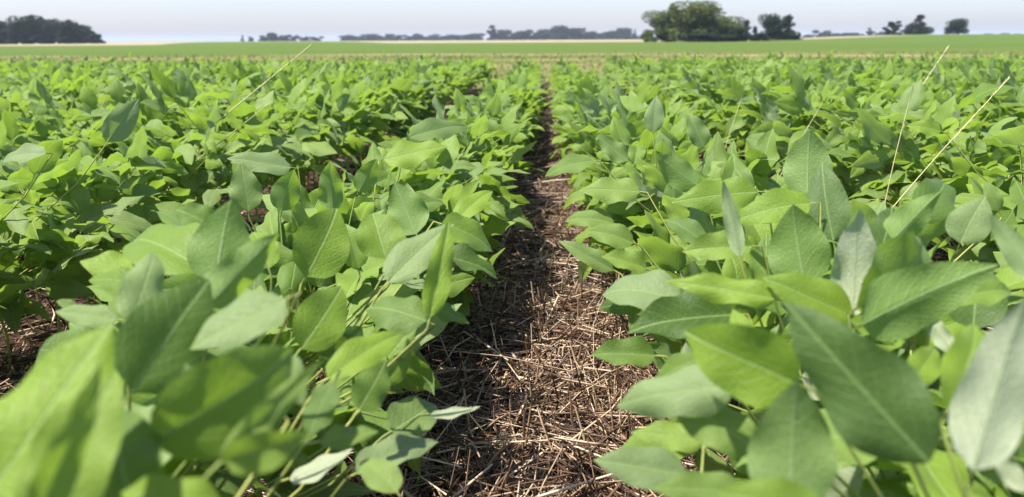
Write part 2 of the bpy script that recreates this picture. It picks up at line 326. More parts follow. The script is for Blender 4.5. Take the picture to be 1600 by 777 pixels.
# ------------------------------------------------------------------ hero leaflets of the front plants
# (base px, base py, tip px, tip py, depth at base, depth change to the tip, width/length, roll, face (+1 upper, -1 under), tone, yellow, grey, shape)
HERO = [  # tone, yellow, grey: leaf tint plus painted-in sunlight, shade and sheen
 # left row
 (-45,815,176,492,.43,.05,.50,25,1,.75,.5,.0,24), (70,830,168,562,.41,.02,.52,-20,1,.55,.4,.1,25), (45,840,160,566,.385,.01,.24,10,1,1.1,1.,.3,23),  # last: thin added sliver, its bright colour paints the leaf fold's highlight
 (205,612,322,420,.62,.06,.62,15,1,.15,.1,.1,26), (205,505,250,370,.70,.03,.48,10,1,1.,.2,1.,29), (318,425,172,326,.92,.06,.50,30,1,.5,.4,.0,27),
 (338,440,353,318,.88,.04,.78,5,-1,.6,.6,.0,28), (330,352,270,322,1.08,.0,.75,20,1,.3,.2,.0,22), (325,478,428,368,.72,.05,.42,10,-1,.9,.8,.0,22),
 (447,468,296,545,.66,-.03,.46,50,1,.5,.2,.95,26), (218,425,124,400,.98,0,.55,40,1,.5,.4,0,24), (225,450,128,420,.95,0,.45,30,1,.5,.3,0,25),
 (235,690,500,548,.50,.04,.55,20,1,.35,.4,.0,27), (345,722,505,556,.475,.02,.22,0,1,1.1,.9,.5,23), (350,720,488,686,.47,.0,.48,20,1,1.1,1.,.5,28),  # second: added strip coloured bright as the broad leaf's lit folded half
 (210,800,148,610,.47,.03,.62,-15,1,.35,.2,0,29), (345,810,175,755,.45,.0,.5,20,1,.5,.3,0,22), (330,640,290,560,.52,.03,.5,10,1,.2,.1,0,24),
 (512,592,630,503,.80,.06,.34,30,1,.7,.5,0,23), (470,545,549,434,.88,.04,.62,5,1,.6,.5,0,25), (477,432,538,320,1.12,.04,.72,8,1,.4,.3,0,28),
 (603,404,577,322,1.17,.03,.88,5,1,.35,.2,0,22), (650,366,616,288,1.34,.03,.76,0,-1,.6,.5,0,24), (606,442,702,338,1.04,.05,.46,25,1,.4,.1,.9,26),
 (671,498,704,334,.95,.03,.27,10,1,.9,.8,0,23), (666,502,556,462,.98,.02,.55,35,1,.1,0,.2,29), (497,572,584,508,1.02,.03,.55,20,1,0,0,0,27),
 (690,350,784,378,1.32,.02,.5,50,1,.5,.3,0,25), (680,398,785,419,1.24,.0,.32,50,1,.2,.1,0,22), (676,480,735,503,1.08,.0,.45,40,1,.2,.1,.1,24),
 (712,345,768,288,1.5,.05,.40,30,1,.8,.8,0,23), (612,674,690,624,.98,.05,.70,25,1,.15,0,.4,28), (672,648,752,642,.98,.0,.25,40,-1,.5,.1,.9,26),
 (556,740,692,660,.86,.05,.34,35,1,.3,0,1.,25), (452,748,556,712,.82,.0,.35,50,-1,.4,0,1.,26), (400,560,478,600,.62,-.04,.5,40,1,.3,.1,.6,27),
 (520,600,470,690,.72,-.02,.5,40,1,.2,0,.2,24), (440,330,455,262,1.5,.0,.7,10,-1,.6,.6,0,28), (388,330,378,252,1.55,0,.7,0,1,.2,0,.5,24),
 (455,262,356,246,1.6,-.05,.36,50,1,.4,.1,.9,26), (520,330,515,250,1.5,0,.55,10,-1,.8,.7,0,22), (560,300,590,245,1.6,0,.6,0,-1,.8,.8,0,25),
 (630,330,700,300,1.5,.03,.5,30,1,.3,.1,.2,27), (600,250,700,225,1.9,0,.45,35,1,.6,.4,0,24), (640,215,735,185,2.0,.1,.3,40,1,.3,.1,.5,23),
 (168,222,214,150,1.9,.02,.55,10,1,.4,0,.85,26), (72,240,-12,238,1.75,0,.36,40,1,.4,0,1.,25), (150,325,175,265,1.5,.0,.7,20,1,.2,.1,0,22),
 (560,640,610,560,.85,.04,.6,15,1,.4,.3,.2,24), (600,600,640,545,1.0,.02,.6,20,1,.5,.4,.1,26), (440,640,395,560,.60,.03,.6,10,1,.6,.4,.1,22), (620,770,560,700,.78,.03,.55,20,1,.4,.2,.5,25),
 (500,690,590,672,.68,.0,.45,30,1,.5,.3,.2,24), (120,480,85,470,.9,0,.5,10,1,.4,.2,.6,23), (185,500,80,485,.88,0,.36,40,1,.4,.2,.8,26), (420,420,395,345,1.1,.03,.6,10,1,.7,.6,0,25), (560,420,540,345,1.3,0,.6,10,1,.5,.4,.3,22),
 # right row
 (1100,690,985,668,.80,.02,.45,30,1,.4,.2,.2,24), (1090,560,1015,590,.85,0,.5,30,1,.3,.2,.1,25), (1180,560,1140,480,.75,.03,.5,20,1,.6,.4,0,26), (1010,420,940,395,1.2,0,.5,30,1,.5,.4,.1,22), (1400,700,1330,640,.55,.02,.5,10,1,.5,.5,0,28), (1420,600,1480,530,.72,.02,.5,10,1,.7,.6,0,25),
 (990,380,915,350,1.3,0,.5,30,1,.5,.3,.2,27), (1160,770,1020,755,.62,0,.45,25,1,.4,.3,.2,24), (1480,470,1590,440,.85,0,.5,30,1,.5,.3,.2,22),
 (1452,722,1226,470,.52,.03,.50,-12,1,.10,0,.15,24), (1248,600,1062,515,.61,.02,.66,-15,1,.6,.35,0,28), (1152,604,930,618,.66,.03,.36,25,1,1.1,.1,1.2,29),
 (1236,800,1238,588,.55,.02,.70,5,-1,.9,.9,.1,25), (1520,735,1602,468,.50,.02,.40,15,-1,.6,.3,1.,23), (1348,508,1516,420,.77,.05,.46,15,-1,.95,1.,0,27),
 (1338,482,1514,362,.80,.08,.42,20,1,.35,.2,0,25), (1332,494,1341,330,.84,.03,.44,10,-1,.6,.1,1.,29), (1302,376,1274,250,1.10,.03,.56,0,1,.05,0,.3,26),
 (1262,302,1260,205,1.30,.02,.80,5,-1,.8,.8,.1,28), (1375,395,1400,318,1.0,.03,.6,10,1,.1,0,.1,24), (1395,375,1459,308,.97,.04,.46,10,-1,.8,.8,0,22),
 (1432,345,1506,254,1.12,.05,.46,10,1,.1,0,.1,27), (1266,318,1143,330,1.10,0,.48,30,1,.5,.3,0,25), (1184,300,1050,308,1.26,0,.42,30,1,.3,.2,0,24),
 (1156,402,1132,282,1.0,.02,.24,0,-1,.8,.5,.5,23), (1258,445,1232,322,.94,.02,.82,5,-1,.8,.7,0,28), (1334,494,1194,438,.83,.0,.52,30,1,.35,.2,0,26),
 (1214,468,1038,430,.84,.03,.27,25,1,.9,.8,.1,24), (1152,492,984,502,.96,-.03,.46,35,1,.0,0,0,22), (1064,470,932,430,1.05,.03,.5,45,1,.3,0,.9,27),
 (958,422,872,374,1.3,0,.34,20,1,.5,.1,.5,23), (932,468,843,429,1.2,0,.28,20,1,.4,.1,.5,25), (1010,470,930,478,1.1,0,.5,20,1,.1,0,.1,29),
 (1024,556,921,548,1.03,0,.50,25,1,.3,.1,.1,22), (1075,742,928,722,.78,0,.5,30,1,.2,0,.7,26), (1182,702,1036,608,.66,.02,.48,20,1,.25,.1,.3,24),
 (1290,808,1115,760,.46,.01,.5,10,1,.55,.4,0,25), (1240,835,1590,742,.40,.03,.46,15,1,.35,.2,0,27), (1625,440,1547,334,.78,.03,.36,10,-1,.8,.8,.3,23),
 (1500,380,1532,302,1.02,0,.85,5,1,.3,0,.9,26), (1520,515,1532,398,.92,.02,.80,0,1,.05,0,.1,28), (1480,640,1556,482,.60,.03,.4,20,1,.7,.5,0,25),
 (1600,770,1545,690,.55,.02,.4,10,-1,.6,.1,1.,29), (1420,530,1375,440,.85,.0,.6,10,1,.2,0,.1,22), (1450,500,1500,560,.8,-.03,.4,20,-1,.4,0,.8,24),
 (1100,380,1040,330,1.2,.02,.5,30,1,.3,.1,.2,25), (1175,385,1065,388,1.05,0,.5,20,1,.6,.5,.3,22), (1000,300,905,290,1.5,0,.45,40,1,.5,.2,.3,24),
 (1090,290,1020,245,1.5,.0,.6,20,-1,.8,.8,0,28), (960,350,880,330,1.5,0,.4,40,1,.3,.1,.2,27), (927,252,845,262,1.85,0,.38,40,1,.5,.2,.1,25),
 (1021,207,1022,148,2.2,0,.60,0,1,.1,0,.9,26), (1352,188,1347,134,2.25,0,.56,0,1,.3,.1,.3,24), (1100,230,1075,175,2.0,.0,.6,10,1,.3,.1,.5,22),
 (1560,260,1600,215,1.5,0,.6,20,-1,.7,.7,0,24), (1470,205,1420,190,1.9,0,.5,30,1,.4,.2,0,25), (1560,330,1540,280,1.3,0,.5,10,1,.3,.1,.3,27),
]
# ------------------------------------------------------------------ layout of the rows
rows = []
pl_rng = random.Random(11)
ROWX = [-.40, .40] + [s*(.40+.76*k) for k in range(1, 24) for s in (-1, 1)]
FIELD_END = 14.0
for rx in ROWX:
    y = -.25 + pl_rng.uniform(0, .1)
    lim = abs(rx)*1.0-2.2
    while y < FIELD_END:
        sh = (0 if rx < 0 else .03) if y < 2.0 else .09 if y < 4.5 else .13
        x_ = rx - math.copysign(sh*math.exp(-(abs(rx)-.4)/1.3), rx) - (.08 if -1.3 < rx < -.9 and y < 3.2 else 0)
        if y > lim: rows.append((x_+pl_rng.uniform(-.025, .025), y, rx))
        y += pl_rng.uniform(.13, .19) if y < 5 else pl_rng.uniform(.09, .13)
def in_frame(x, y, m=30):
    for z in (.1, .3, .5):
        px, py, d = proj((x, y, z))
        if d > .1 and -m-110/d < px < 1600+m+110/d and py < 777+m+110/max(d, .1): return True
    return False
def dist(x, y): return math.hypot(x, y)
cand = sorted([r_ for r_ in rows if r_[1] > .22 and in_frame(r_[0], r_[1])], key=lambda r_: dist(r_[0], r_[1]))
THINGS = cand[:298]; tset = set(THINGS)
REST = [r_ for r_ in rows if r_ not in tset and r_[1] > .22 and (r_[1] > 1.0 or abs(r_[0]) > .9)]
def vigour(x, y):
    """some plants on the left are stunted and leave the straw between the rows open"""
    v = 1.0
    if -2.35 < x < -.8 and 1.2 < y < 2.9: v = .9
    if -.6 < x < -.3 and y > 1.5: v = .93
    if y > 3.5: v *= 1-.17*min(1, (y-3.5)/6.0)
    return v
ORD = ['zeroth', 'first', 'second', 'third', 'fourth', 'fifth', 'sixth', 'seventh', 'eighth', 'ninth', 'tenth', 'eleventh', 'twelfth', 'thirteenth', 'fourteenth', 'fifteenth', 'sixteenth', 'seventeenth', 'eighteenth', 'nineteenth']
TENS = {2: 'twent', 3: 'thirt', 4: 'fort', 5: 'fift', 6: 'sixt', 7: 'sevent', 8: 'eight', 9: 'ninet'}
def ordn(n): return ORD[n] if n < 20 else (TENS[n//10]+'ieth' if n % 10 == 0 else TENS[n//10]+'y-'+ORD[n % 10])
GROUP_P = 'soybean plants growing in rows'
label_of = {}
for rx in sorted({r_[2] for r_ in THINGS}):
    ps = sorted([r_ for r_ in THINGS if r_[2] == rx], key=lambda r_: r_[1]); idx = round((abs(rx)-.40)/.76)+1
    for i, r_ in enumerate(ps):
        pos = 'frontmost' if i == 0 else ordn(i+1)+' from the front'
        label_of[r_] = f'leafy soybean plant, {pos} in the {ordn(idx)} row {"left" if rx < 0 else "right"} of the gap'
# hero leaflets in world space, grouped by shared plant
heroes = []
for (bx, by, tx, ty, d0, dd, ratio, rl, face, tone, yel, gry, shp) in HERO:
    b = at(bx, by, d0); t = at(tx, ty, d0+dd); L = (t-b).length; Y = (t-b).normalized()
    toc = (CAM-(b+t)*.5); toc = (toc-Y*toc.dot(Y)).normalized(); X = Y.cross(toc)
    nrm = (toc*math.cos(R(rl))+X*math.sin(R(rl)))
    if abs(rl) > 22:      # these lie nearer to level: turn the face towards the sky
        alt = (toc*math.cos(R(rl))-X*math.sin(R(rl)))
        if alt.z > nrm.z: nrm = alt
    m = basis(b, Y, nrm*face, L, ratio*.92/.58/max(.55, math.cos(R(rl))))
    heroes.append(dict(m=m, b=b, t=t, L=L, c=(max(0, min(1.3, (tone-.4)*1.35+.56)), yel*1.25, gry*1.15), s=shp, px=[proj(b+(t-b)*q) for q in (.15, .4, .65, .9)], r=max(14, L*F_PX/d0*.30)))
    if L > .145 or L < .05: print('hero length', (bx, by), round(L, 3), 'z', round(b.z, 2))
def blocks(mats):
    for m, s in mats:
        for q in (.3, .7):
            p = m @ Vector((0, q, 0)); x, y, d = proj(p)
            if d < .40 and -200 < x < 1800 and y > 0: return True
            sz = F_PX*.03/max(d, .05)
            for h in heroes:
                for hx, hy, hd in h['px']:
                    if d < hd+.015 and abs(x-hx) < h['r']+sz and abs(y-hy) < h['r']+sz: return True
            if abs(p.x+.01) < .09 and p.z > 0: return True
    return False
def tint_for(r):
    return (r.random(), r.random()**1.5, (r.random()**2.2)*1.1)
near = [r_ for r_ in THINGS if dist(r_[0], r_[1]) < 2.3]
# give each hero leaflet to the nearest front plant of a matching row
own = {r_: [] for r_ in near}
for h in heroes:
    best = min(near, key=lambda r_: (h['b'].x-r_[0])**2*1.0+(h['b'].y-r_[1])**2 + (0 if abs(r_[0]) < abs(h['b'].x)+.45 else 4) + (4 if r_[0]*h['b'].x < 0 else 0))
    dx = math.hypot(h['b'].x-best[0], h['b'].y-best[1])
    if dx > .30: print('far hero', h['px'][0], round(dx, 2)); continue
    own[best].append(h)
# ------------------------------------------------------------------ front plants: stem, leaf > leaflet
def jmat(M_): return M_
for i, r_ in enumerate(near):
    x, y, _ = r_; rr = random.Random(100+i); vg = vigour(x, y)
    stem, leaves = gen_plant(100+i, vg, .37, .95, 24, .9 if abs(x) < .6 else 1.3, .2)
    root = link('soybean_plant', None); root.empty_display_size = .05; root.location = (x, y, 0)
    tag(root, label_of[r_], 'plant', GROUP_P)
    a = Acc(); 
    for p, q in stem: a.tube(p, q, 7)
    link('stem', a.mesh('stem', M_STEM), root)
    T = Matrix.Translation((x, y, 0))
    for pts, rads, rach, lf in leaves:
        if blocks([(T @ m, s) for m, s in lf]): continue
        a = Acc(); leaf_tube(a, pts, rads, rach)
        lo = link('leaf', a.mesh('leaf', M_STEM), root)
        base = rr.random()
        for m, s in lf:
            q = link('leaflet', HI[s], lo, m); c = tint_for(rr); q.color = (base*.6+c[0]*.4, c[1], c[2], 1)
    # hero leaves, up to three leaflets that spring close together share a leaf
    hs = sorted(own[r_], key=lambda h: (h['b'].x, h['b'].y)); used = set()
    for k, h in enumerate(hs):
        if k in used: continue
        grp = [h]; used.add(k)
        for k2 in range(k+1, len(hs)):
            if k2 not in used and len(grp) < 3 and (hs[k2]['b']-h['b']).length < .045: grp.append(hs[k2]); used.add(k2)
        a = Acc(); j = h['b'] - Vector((x, y, 0)); hz = j.z
        sz = max(.05, min(.33*vg, hz*.55)); p0 = Vector((0, 0, sz))
        d = (h['t']-h['b']).normalized()
        p3 = j - d*.012; p1 = p0.lerp(p3, .35)-Vector((0, 0, .018)); p2 = p0.lerp(p3, .75)-Vector((0, 0, .022))
        a.tube([p0, p1, p2, p3, j], [.0021, .0018, .0015, .0013, .0011], 6)
        for g in grp[1:]: a.tube([p3, g['b']-Vector((x, y, 0))], [.0013, .001], 5)
        lo = link('leaf', a.mesh('leaf', M_STEM), root)
        for g in grp:
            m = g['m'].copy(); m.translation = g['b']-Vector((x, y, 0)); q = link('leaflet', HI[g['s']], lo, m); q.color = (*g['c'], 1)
# ------------------------------------------------------------------ middle plants: copies of eight kinds, stem and leaves
protos = []
for k in range(16):
    stem, leaves = gen_plant(500+k, 1.0, .36, 1.0, 22, .85 if k < 8 else 1.4, .25); kids = []
    a = Acc()
    for p, q in stem: a.tube(p, q, 6)
    kids.append(('stem', a.mesh('stem', M_STEM)))
    for pts, rads, rach, lf in leaves:
        a = Acc(); leaf_tube(a, pts, rads, rach); n0 = len(a.Q)
        add_leaflets(a, [leaf_grid(6, 8, **s) for s in SHAPES[:22]], lf, mi=1)
        kids.append(('leaf', a.mesh('leaf', [M_STEM, M_LEAF])))
    protos.append(kids)
far_protos = []
for k in range(16):
    stem, leaves = gen_plant(700+k, 1.0, .36, 1.0, 22, .85 if k < 8 else 1.4, .25); a = Acc(); b = Acc()
    for p, q in stem: a.tube(p, q, 5)
    for pts, rads, rach, lf in leaves:
        a.tube(pts, rads, 4); add_leaflets(b, MID, lf)
    far_protos.append([('stem', a.mesh('stem', M_STEM)), ('foliage', b.mesh('foliage', M_LEAF))])
first = {}
for i, r_ in enumerate(THINGS):
    x, y, _ = r_; dd = dist(x, y)
    if dd < 2.3: continue
    rr = random.Random(3000+i)
    kind = ('m' if dd < 4.2 else 'f'); k = rr.randrange(8)+(8 if abs(x) > .6 else 0); key = (kind, k)
    if key not in first:
        root = link('soybean_plant', None); root.empty_display_size = .05
        kids = [link(n, me, root) for n, me in (protos if kind == 'm' else far_protos)[k]]
        first[key] = (root, kids)
    else:
        src, skids = first[key]
        root = src.copy(); COL.objects.link(root); kids = []
        for ch in skids:
            c = ch.copy(); COL.objects.link(c); c.parent = root; kids.append(c)
    s = vigour(x, y)*rr.uniform(.93, 1.08)
    root.location = (x, y, 0); root.rotation_euler = (rr.uniform(-.06, .06), rr.uniform(-.06, .06), rr.choice((0, math.pi))+rr.uniform(-.5, .5)); root.scale = (s, s, s)
    tag(root, label_of[r_], 'plant', GROUP_P)
    for c in kids:
        t = tint_for(rr); c.color = (.3+.5*t[0], .2+.6*t[1], t[2]*.7, 1)
# ------------------------------------------------------------------ the rest of the crop
def crop_mass():
    a = Acc(); lib = []
    for k in range(20):
        st, lv = gen_plant(900+k, 1.0, .37, 1.0, 18, .85 if k < 10 else 1.4, .3); b = Acc()
        for pts, rads, rach, lf in lv: add_leaflets(b, LO, lf)
        lib.append((np.concatenate(b.V), np.concatenate(b.Q), np.concatenate(b.UV)))
    rr = random.Random(5)
    for (x, y, _) in REST:
        V, Q, UV = lib[rr.randrange(10)+(10 if abs(x) > .6 else 0)]; th = rr.choice((0, math.pi))+rr.uniform(-.5, .5); c, s = math.cos(th), math.sin(th); sc = rr.uniform(.92, 1.08)*vigour(x, y)
        Rm = np.array([[c, -s, 0], [s, c, 0], [0, 0, 1]])*sc
        a.add(V @ Rm.T + np.array((x, y, 0)), Q, UV)
    o = link('soybean_crop', a.mesh('soybean_crop', M_LEAF)); o.color = (.55, .45, .25, 1)
    tag(o, 'dense green soybean rows running on to the far edge of the field', 'crop', kind='stuff')
crop_mass()
# ------------------------------------------------------------------ straw litter
def straw_litter():
    a = Acc(); r = random.Random(21)
    def piece(x, y, L, th, z, tilt, w, bend):
        d = np.array((math.cos(th)*math.cos(tilt), math.sin(th)*math.cos(tilt), math.sin(tilt)))
        s = np.array((-math.sin(th), math.cos(th), 0)); p0 = np.array((x, y, z))
        p1 = p0 + d*L*.5 + s*bend*L; p2 = p0 + d*L + np.array((0, 0, -abs(bend)*L*.3))
        if p2[2] < .003: p2[2] = .003
        a.tube([p0, p1, p2], [w, w*.95, w*.7], 3)
    def scatter(n, x0, x1, y0, y1, lmax, fat=1.0, steep=.12):
        for _ in range(n):
            x = r.uniform(x0, x1); y = r.uniform(y0, y1)
            L = min(lmax, .04+r.expovariate(1/.115)); z = .004+abs(r.gauss(0, .024))
            tilt = abs(r.gauss(0, .10)) if r.random() > steep else r.uniform(.4, 1.35)
            if tilt > .4: L = min(L, .13); z = .004
            piece(x, y, L, r.uniform(0, 6.283) if r.random() < .6 else r.gauss(math.pi/2, .6)+(0 if r.random() < .5 else math.pi), z, tilt, (.0009+.0026*r.random()**2)*fat, r.uniform(-.08, .08))
    scatter(9500, -.42, .42, .75, 2.6, .30)
    scatter(5500, -.40, .40, 2.6, 6.0, .30, 1.2)
    scatter(2500, -.35, .35, 6.0, 14.5, .30, 1.8)
    scatter(6500, -2.6, -.4, .8, 3.6, .26)
    scatter(3000, .4, 2.2, .8, 3.4, .26)
    scatter(6000, -6.5, -.4, 2.6, 8, .3, 1.4)
    scatter(4500, .4, 6.5, 2.2, 9, .3, 1.4)
    scatter(4000, .5, 1.1, .5, 9, .3, 1.2); scatter(3500, -1.2, -.5, .5, 9, .3, 1.2)
    for _ in range(1500):      # longer loose straws on top of the mat
        x, y = r.uniform(-.34, .34), r.uniform(.8, 4.5); L = r.uniform(.12, .34)
        piece(x, y, L, r.uniform(0, 6.283), r.uniform(.02, .06), r.gauss(0, .06), r.uniform(.0012, .0022), r.uniform(-.05, .05))
    # upright stubble in broken drill lines
    for lx, y0, y1 in ((.13, .95, 1.75), (-.10, .85, 1.4), (-.82, 1.4, 3.0), (-.02, 1.9, 2.8)):
        y = y0
        while y < y1:
            for _ in range(r.randint(1, 4)):
                h = r.uniform(.05, .13); piece(lx+r.gauss(0, .018), y+r.gauss(0, .01), h, r.uniform(0, 6.28), .0, r.uniform(1.15, 1.5), r.uniform(.0011, .0018), r.uniform(-.05, .05))
            y += r.uniform(.015, .05)
    o = link('straw_litter', a.mesh('straw_litter', M_STRAW, False)); tag(o, 'tangled dry brown straw covering the soil between the rows', 'straw', kind='stuff')
straw_litter()
# ------------------------------------------------------------------ single long straws and grass stalks
def stalk(name, p, q, w0, w1, mat, label, cat, group, sag=.0, head=False, taper=True):
    root = link(name, None); root.location = p; root.empty_display_size = .03; tag(root, label, cat, group)
    a = Acc(); d = q-p; pts = []; n = 9
    side = d.cross(Vector((0, 0, 1))).normalized() if abs(d.normalized().z) < .98 else Vector((1, 0, 0))
    for k in range(n+1):
        t = k/n; pts.append(d*t + Vector((0, 0, -1))*sag*4*t*(t-1)*-1*-1 + side*.004*math.sin(t*7)*d.length)
    a.tube(pts, [w0+(w1-w0)*k/n for k in range(n+1)], 6)
    link('stem', a.mesh('stem', mat), root)
    if head:
        b = Acc(); rr = random.Random(int(p.x*1000))
        for k in range(26):
            t = .72+.28*k/26; c = d*t; dirv = (d.normalized()*1.6+Vector((rr.uniform(-1, 1), rr.uniform(-1, 1), rr.uniform(-.6, 1)))*.45).normalized()
            b.tube([c, c+dirv*.006, c+dirv*.013], [.0004, .0010, .0003], 4)
        link('seed_head', b.mesh('seed_head', mat), root)
    else:
        b = Acc(); t = .45; c = d*t; b.tube([c-d.normalized()*.004, c, c+d.normalized()*.004], [w0*1.0, w0*1.35, w0*1.0], 6); link('node', b.mesh('node', mat), root)
GS = 'pale grass stalks rising above the crop'
for (bx, by, bz, tx, ty, dt, w_, lab, hd) in [
    (318, 208, .36, 487, 70, .05, .0024, 'longest pale grass stalk leaning right above the left rows', True),
    (352, 216, .36, 424, 160, .0, .0019, 'short pale grass stalk lying just below the longest left one', False),
    (1412, 305, .36, 1577, 121, .10, .0012, 'long pale grass stalk leaning right at the right side', True),
    (1394, 272, .36, 1426, 134, .0, .0012, 'thin upright grass stalk between two leaning ones on the right', False),
    (1405, 190, .36, 1482, 72, .10, .0016, 'tall grass stalk whose tip nearly reaches the tree line on the right', True),
    (1148, 186, .38, 1160, 148, .0, .0013, 'small bare stalk standing right of the grey upright leaf', False),
    (1265, 195, .40, 1285, 160, .0, .0012, 'little stalk poking up beside the right middle rows', False),
    (140, 150, .42, 155, 122, .0, .0017, 'left member of the small pair of pale stalks at far left', False),
    (165, 152, .42, 176, 126, .0, .0017, 'right member of the small pair of pale stalks at far left', False),
    (230, 150, .42, 250, 132, .0, .0017, 'stubby pale stalk just left of the longest stalk', False),
    (326, 138, .42, 308, 120, .0, .0018, 'short bent pale stalk tilting left behind the longest stalk', False)]:
    p = atz(bx, by, bz+.09); pd = proj(p)[2]; q = at(tx, ty, pd+dt)
    e = (q-p).normalized(); p = p - e*min(.35, (p.z-.12)/max(e.z, .05))
    stalk('grass_stalk', p, q, w_*1.15, w_*.8, M_STALK, lab, 'grass stalk', GS, 0, hd)
DS = 'long loose straws lying on the litter'
for (x0, y0, x1, y1, z0, z1, lab) in [
    (725, 698, 890, 742, .05, .03, 'thick pale straw slanting across the lower end of the gap'),
    (755, 655, 900, 500, .03, .08, 'long straw rising right through the middle of the gap'),
    (770, 662, 960, 495, .04, .07, 'second of the parallel long straws in the middle of the gap'),
    (742, 600, 742, 420, .03, .12, 'thin straight straw standing along the left edge of the gap'),
    (776, 500, 800, 445, .03, .12, 'upright forked straw at the upper middle of the gap'),
    (812, 500, 800, 445, .03, .12, 'straw crossing the upright one in a narrow tent shape'),
    (765, 365, 850, 322, .05, .07, 'pale straw crossing the narrow upper part of the gap'),
    (780, 372, 905, 300, .05, .09, 'longest pale straw crossing the narrow upper part of the gap'),
    (850, 640, 905, 470, .03, .06, 'dark straw leaning toward the right row'),
    (695, 735, 790, 600, .02, .05, 'straw running from the lower left leaves into the gap'),
    (840, 560, 990, 520, .04, .07, 'pale straw reaching under the leaves on the right'),
    (870, 690, 1010, 640, .03, .05, 'straw lying below the large pale leaf on the right'),
    (665, 610, 790, 520, .04, .05, 'straw crossing from the left leaves to the gap middle')]:
    stalk('dry_straw', atz(x0, y0, z0), atz(x1, y1, z1), .0019, .0012, M_STRAW, lab, 'straw', DS)
# ------------------------------------------------------------------ verge grass between this field and the next
def verge_grass():
    a = Acc(); r = random.Random(77); V = []; Q = []; n = 0
    m = simple_mat('verge_grass', (.06, .11, .02), (.20, .18, .07), 1.5, .8, 0, True)
    for _ in range(15000):
        y = 14.2+34*r.random()**1.3; x = (r.random()*2-1)*(y*.66+1); h = r.uniform(.025, .085); wd = r.uniform(.006, .014)*(1+y/30); th = r.uniform(0, 3.14); lx, ly = r.uniform(-.05, .05), r.uniform(-.05, .05)
        c, s = math.cos(th)*wd, math.sin(th)*wd
        V += [(x-c, y-s, 0), (x+c, y+s, 0), (x+c*.2+lx, y+s*.2+ly, h), (x-c*.2+lx, y-s*.2+ly, h)]; Q.append((n, n+1, n+2, n+3)); n += 4
    o = link('verge_grass', mesh_np('verge_grass', V, Q, m)); tag(o, 'short dry and green grass in the strip beyond the soybeans', 'grass', kind='stuff')
verge_grass()
# ------------------------------------------------------------------ trees
def crown_mesh(kind, seed, leaf, n):
    """unit tree: height 1, width about 1"""
    r = random.Random(seed); lobes = []
    if kind == 'round':
        for _ in range(13): 
            a = r.uniform(0, 6.28); q = r.random()**.6*.30; lobes.append((math.cos(a)*q, math.sin(a)*q, r.uniform(.28, .80), r.uniform(.14, .24)))
        lobes += [(0, 0, .5, .3), (0.2, 0, .2, .2), (-.25, .1, .18, .2), (0, -.2, .16, .2)]
    elif kind == 'tall':
        for _ in range(14): 
            a = r.uniform(0, 6.28); z = r.uniform(.15, .9); q = r.random()*.34*(1.2-z); lobes.append((math.cos(a)*q, math.sin(a)*q, z, r.uniform(.08, .2)*(1.25-.6*z)))
    elif kind == 'airy':
        for _ in range(20): 
            a = r.uniform(0, 6.28); q = r.uniform(.03, .38); lobes.append((math.cos(a)*q, math.sin(a)*q, r.uniform(.25, .9), r.uniform(.05, .12)))
        for _ in range(8):
            a = r.uniform(0, 6.28); lobes.append((math.cos(a)*.25, math.sin(a)*.25, r.uniform(.05, .2), .09))
    elif kind == 'cone':
        for _ in range(15): 
            z = r.uniform(.08, .97); a = r.uniform(0, 6.28); q = r.random()*.3*(1-z); lobes.append((math.cos(a)*q, math.sin(a)*q, z, .05+.16*(1-z)))
    else:
        for _ in range(12): 
            a = r.uniform(0, 6.28); q = r.random()*.42; lobes.append((math.cos(a)*q, math.sin(a)*q, r.uniform(.15, .7), r.uniform(.15, .26)))
    if kind in ('round', 'tall', 'bush', 'cone'):
        for _ in range(7):
            a = r.uniform(0, 6.28); q = r.uniform(.1, .38); lobes.append((math.cos(a)*q, math.sin(a)*q, r.uniform(.06, .2), r.uniform(.09, .15)))
    wts = [l[3]**2.2 for l in lobes]; V = []; Q = []; k = 0
    for _ in range(n):
        lx, ly, lz, lr = r.choices(lobes, wts)[0]
        d = Vector((r.gauss(0, 1), r.gauss(0, 1), r.gauss(0, 1))).normalized(); rad = lr*(1-.5*r.random()**2)
        c = Vector((lx, ly, lz))+Vector((d.x, d.y, d.z*.85))*rad
        if c.z < .015: c.z = .015+r.random()*.04
        nn = (d*.7+Vector((r.gauss(0, 1), r.gauss(0, 1), r.gauss(0, 1)))*.6).normalized()
        u = nn.orthogonal().normalized(); v = nn.cross(u); s = leaf*r.uniform(.6, 1.4); th = r.uniform(0, 3); u, v = u*math.cos(th)+v*math.sin(th), v*math.cos(th)-u*math.sin(th)
        V += [c-u*s, c-v*s*.7, c+u*s, c+v*s*.7]; Q.append((k, k+1, k+2, k+3)); k += 4
    return np.array([tuple(v) for v in V]), np.array(Q), lobes
def trunk_mesh(lobes, seed):
    a = Acc(); r = random.Random(seed)
    a.tube([(0, 0, -.06), (.005, 0, .15), (-.01, .01, .4), (0, 0, .62)], [.032, .024, .017, .008], 7)
    for lx, ly, lz, lr in lobes[:9]:
        z0 = max(.08, lz*.5); a.tube([(0, 0, z0), (lx*.5, ly*.5, (z0+lz)*.5), (lx, ly, lz)], [.011, .008, .003], 5)
    return a.mesh('trunk', M_BARK)
TREE = {}
def tree_proto(kind, dark, det):
    key = (kind, dark, det)
    if key not in TREE:
        seed = hash_(kind)+det
        V, Q, lobes = crown_mesh(kind, seed, {0: .018, 1: .028, 2: .050}[det], {0: 10000, 1: 4600, 2: 1600}[det])
        cm = mesh_np('crown', V, Q, M_CROWN_D if dark else M_CROWN); tm = trunk_mesh(lobes, seed)
        TREE[key] = (cm, tm, None)
    return TREE[key]
def hash_(s): return sum(ord(c)*(i+3) for i, c in enumerate(s))
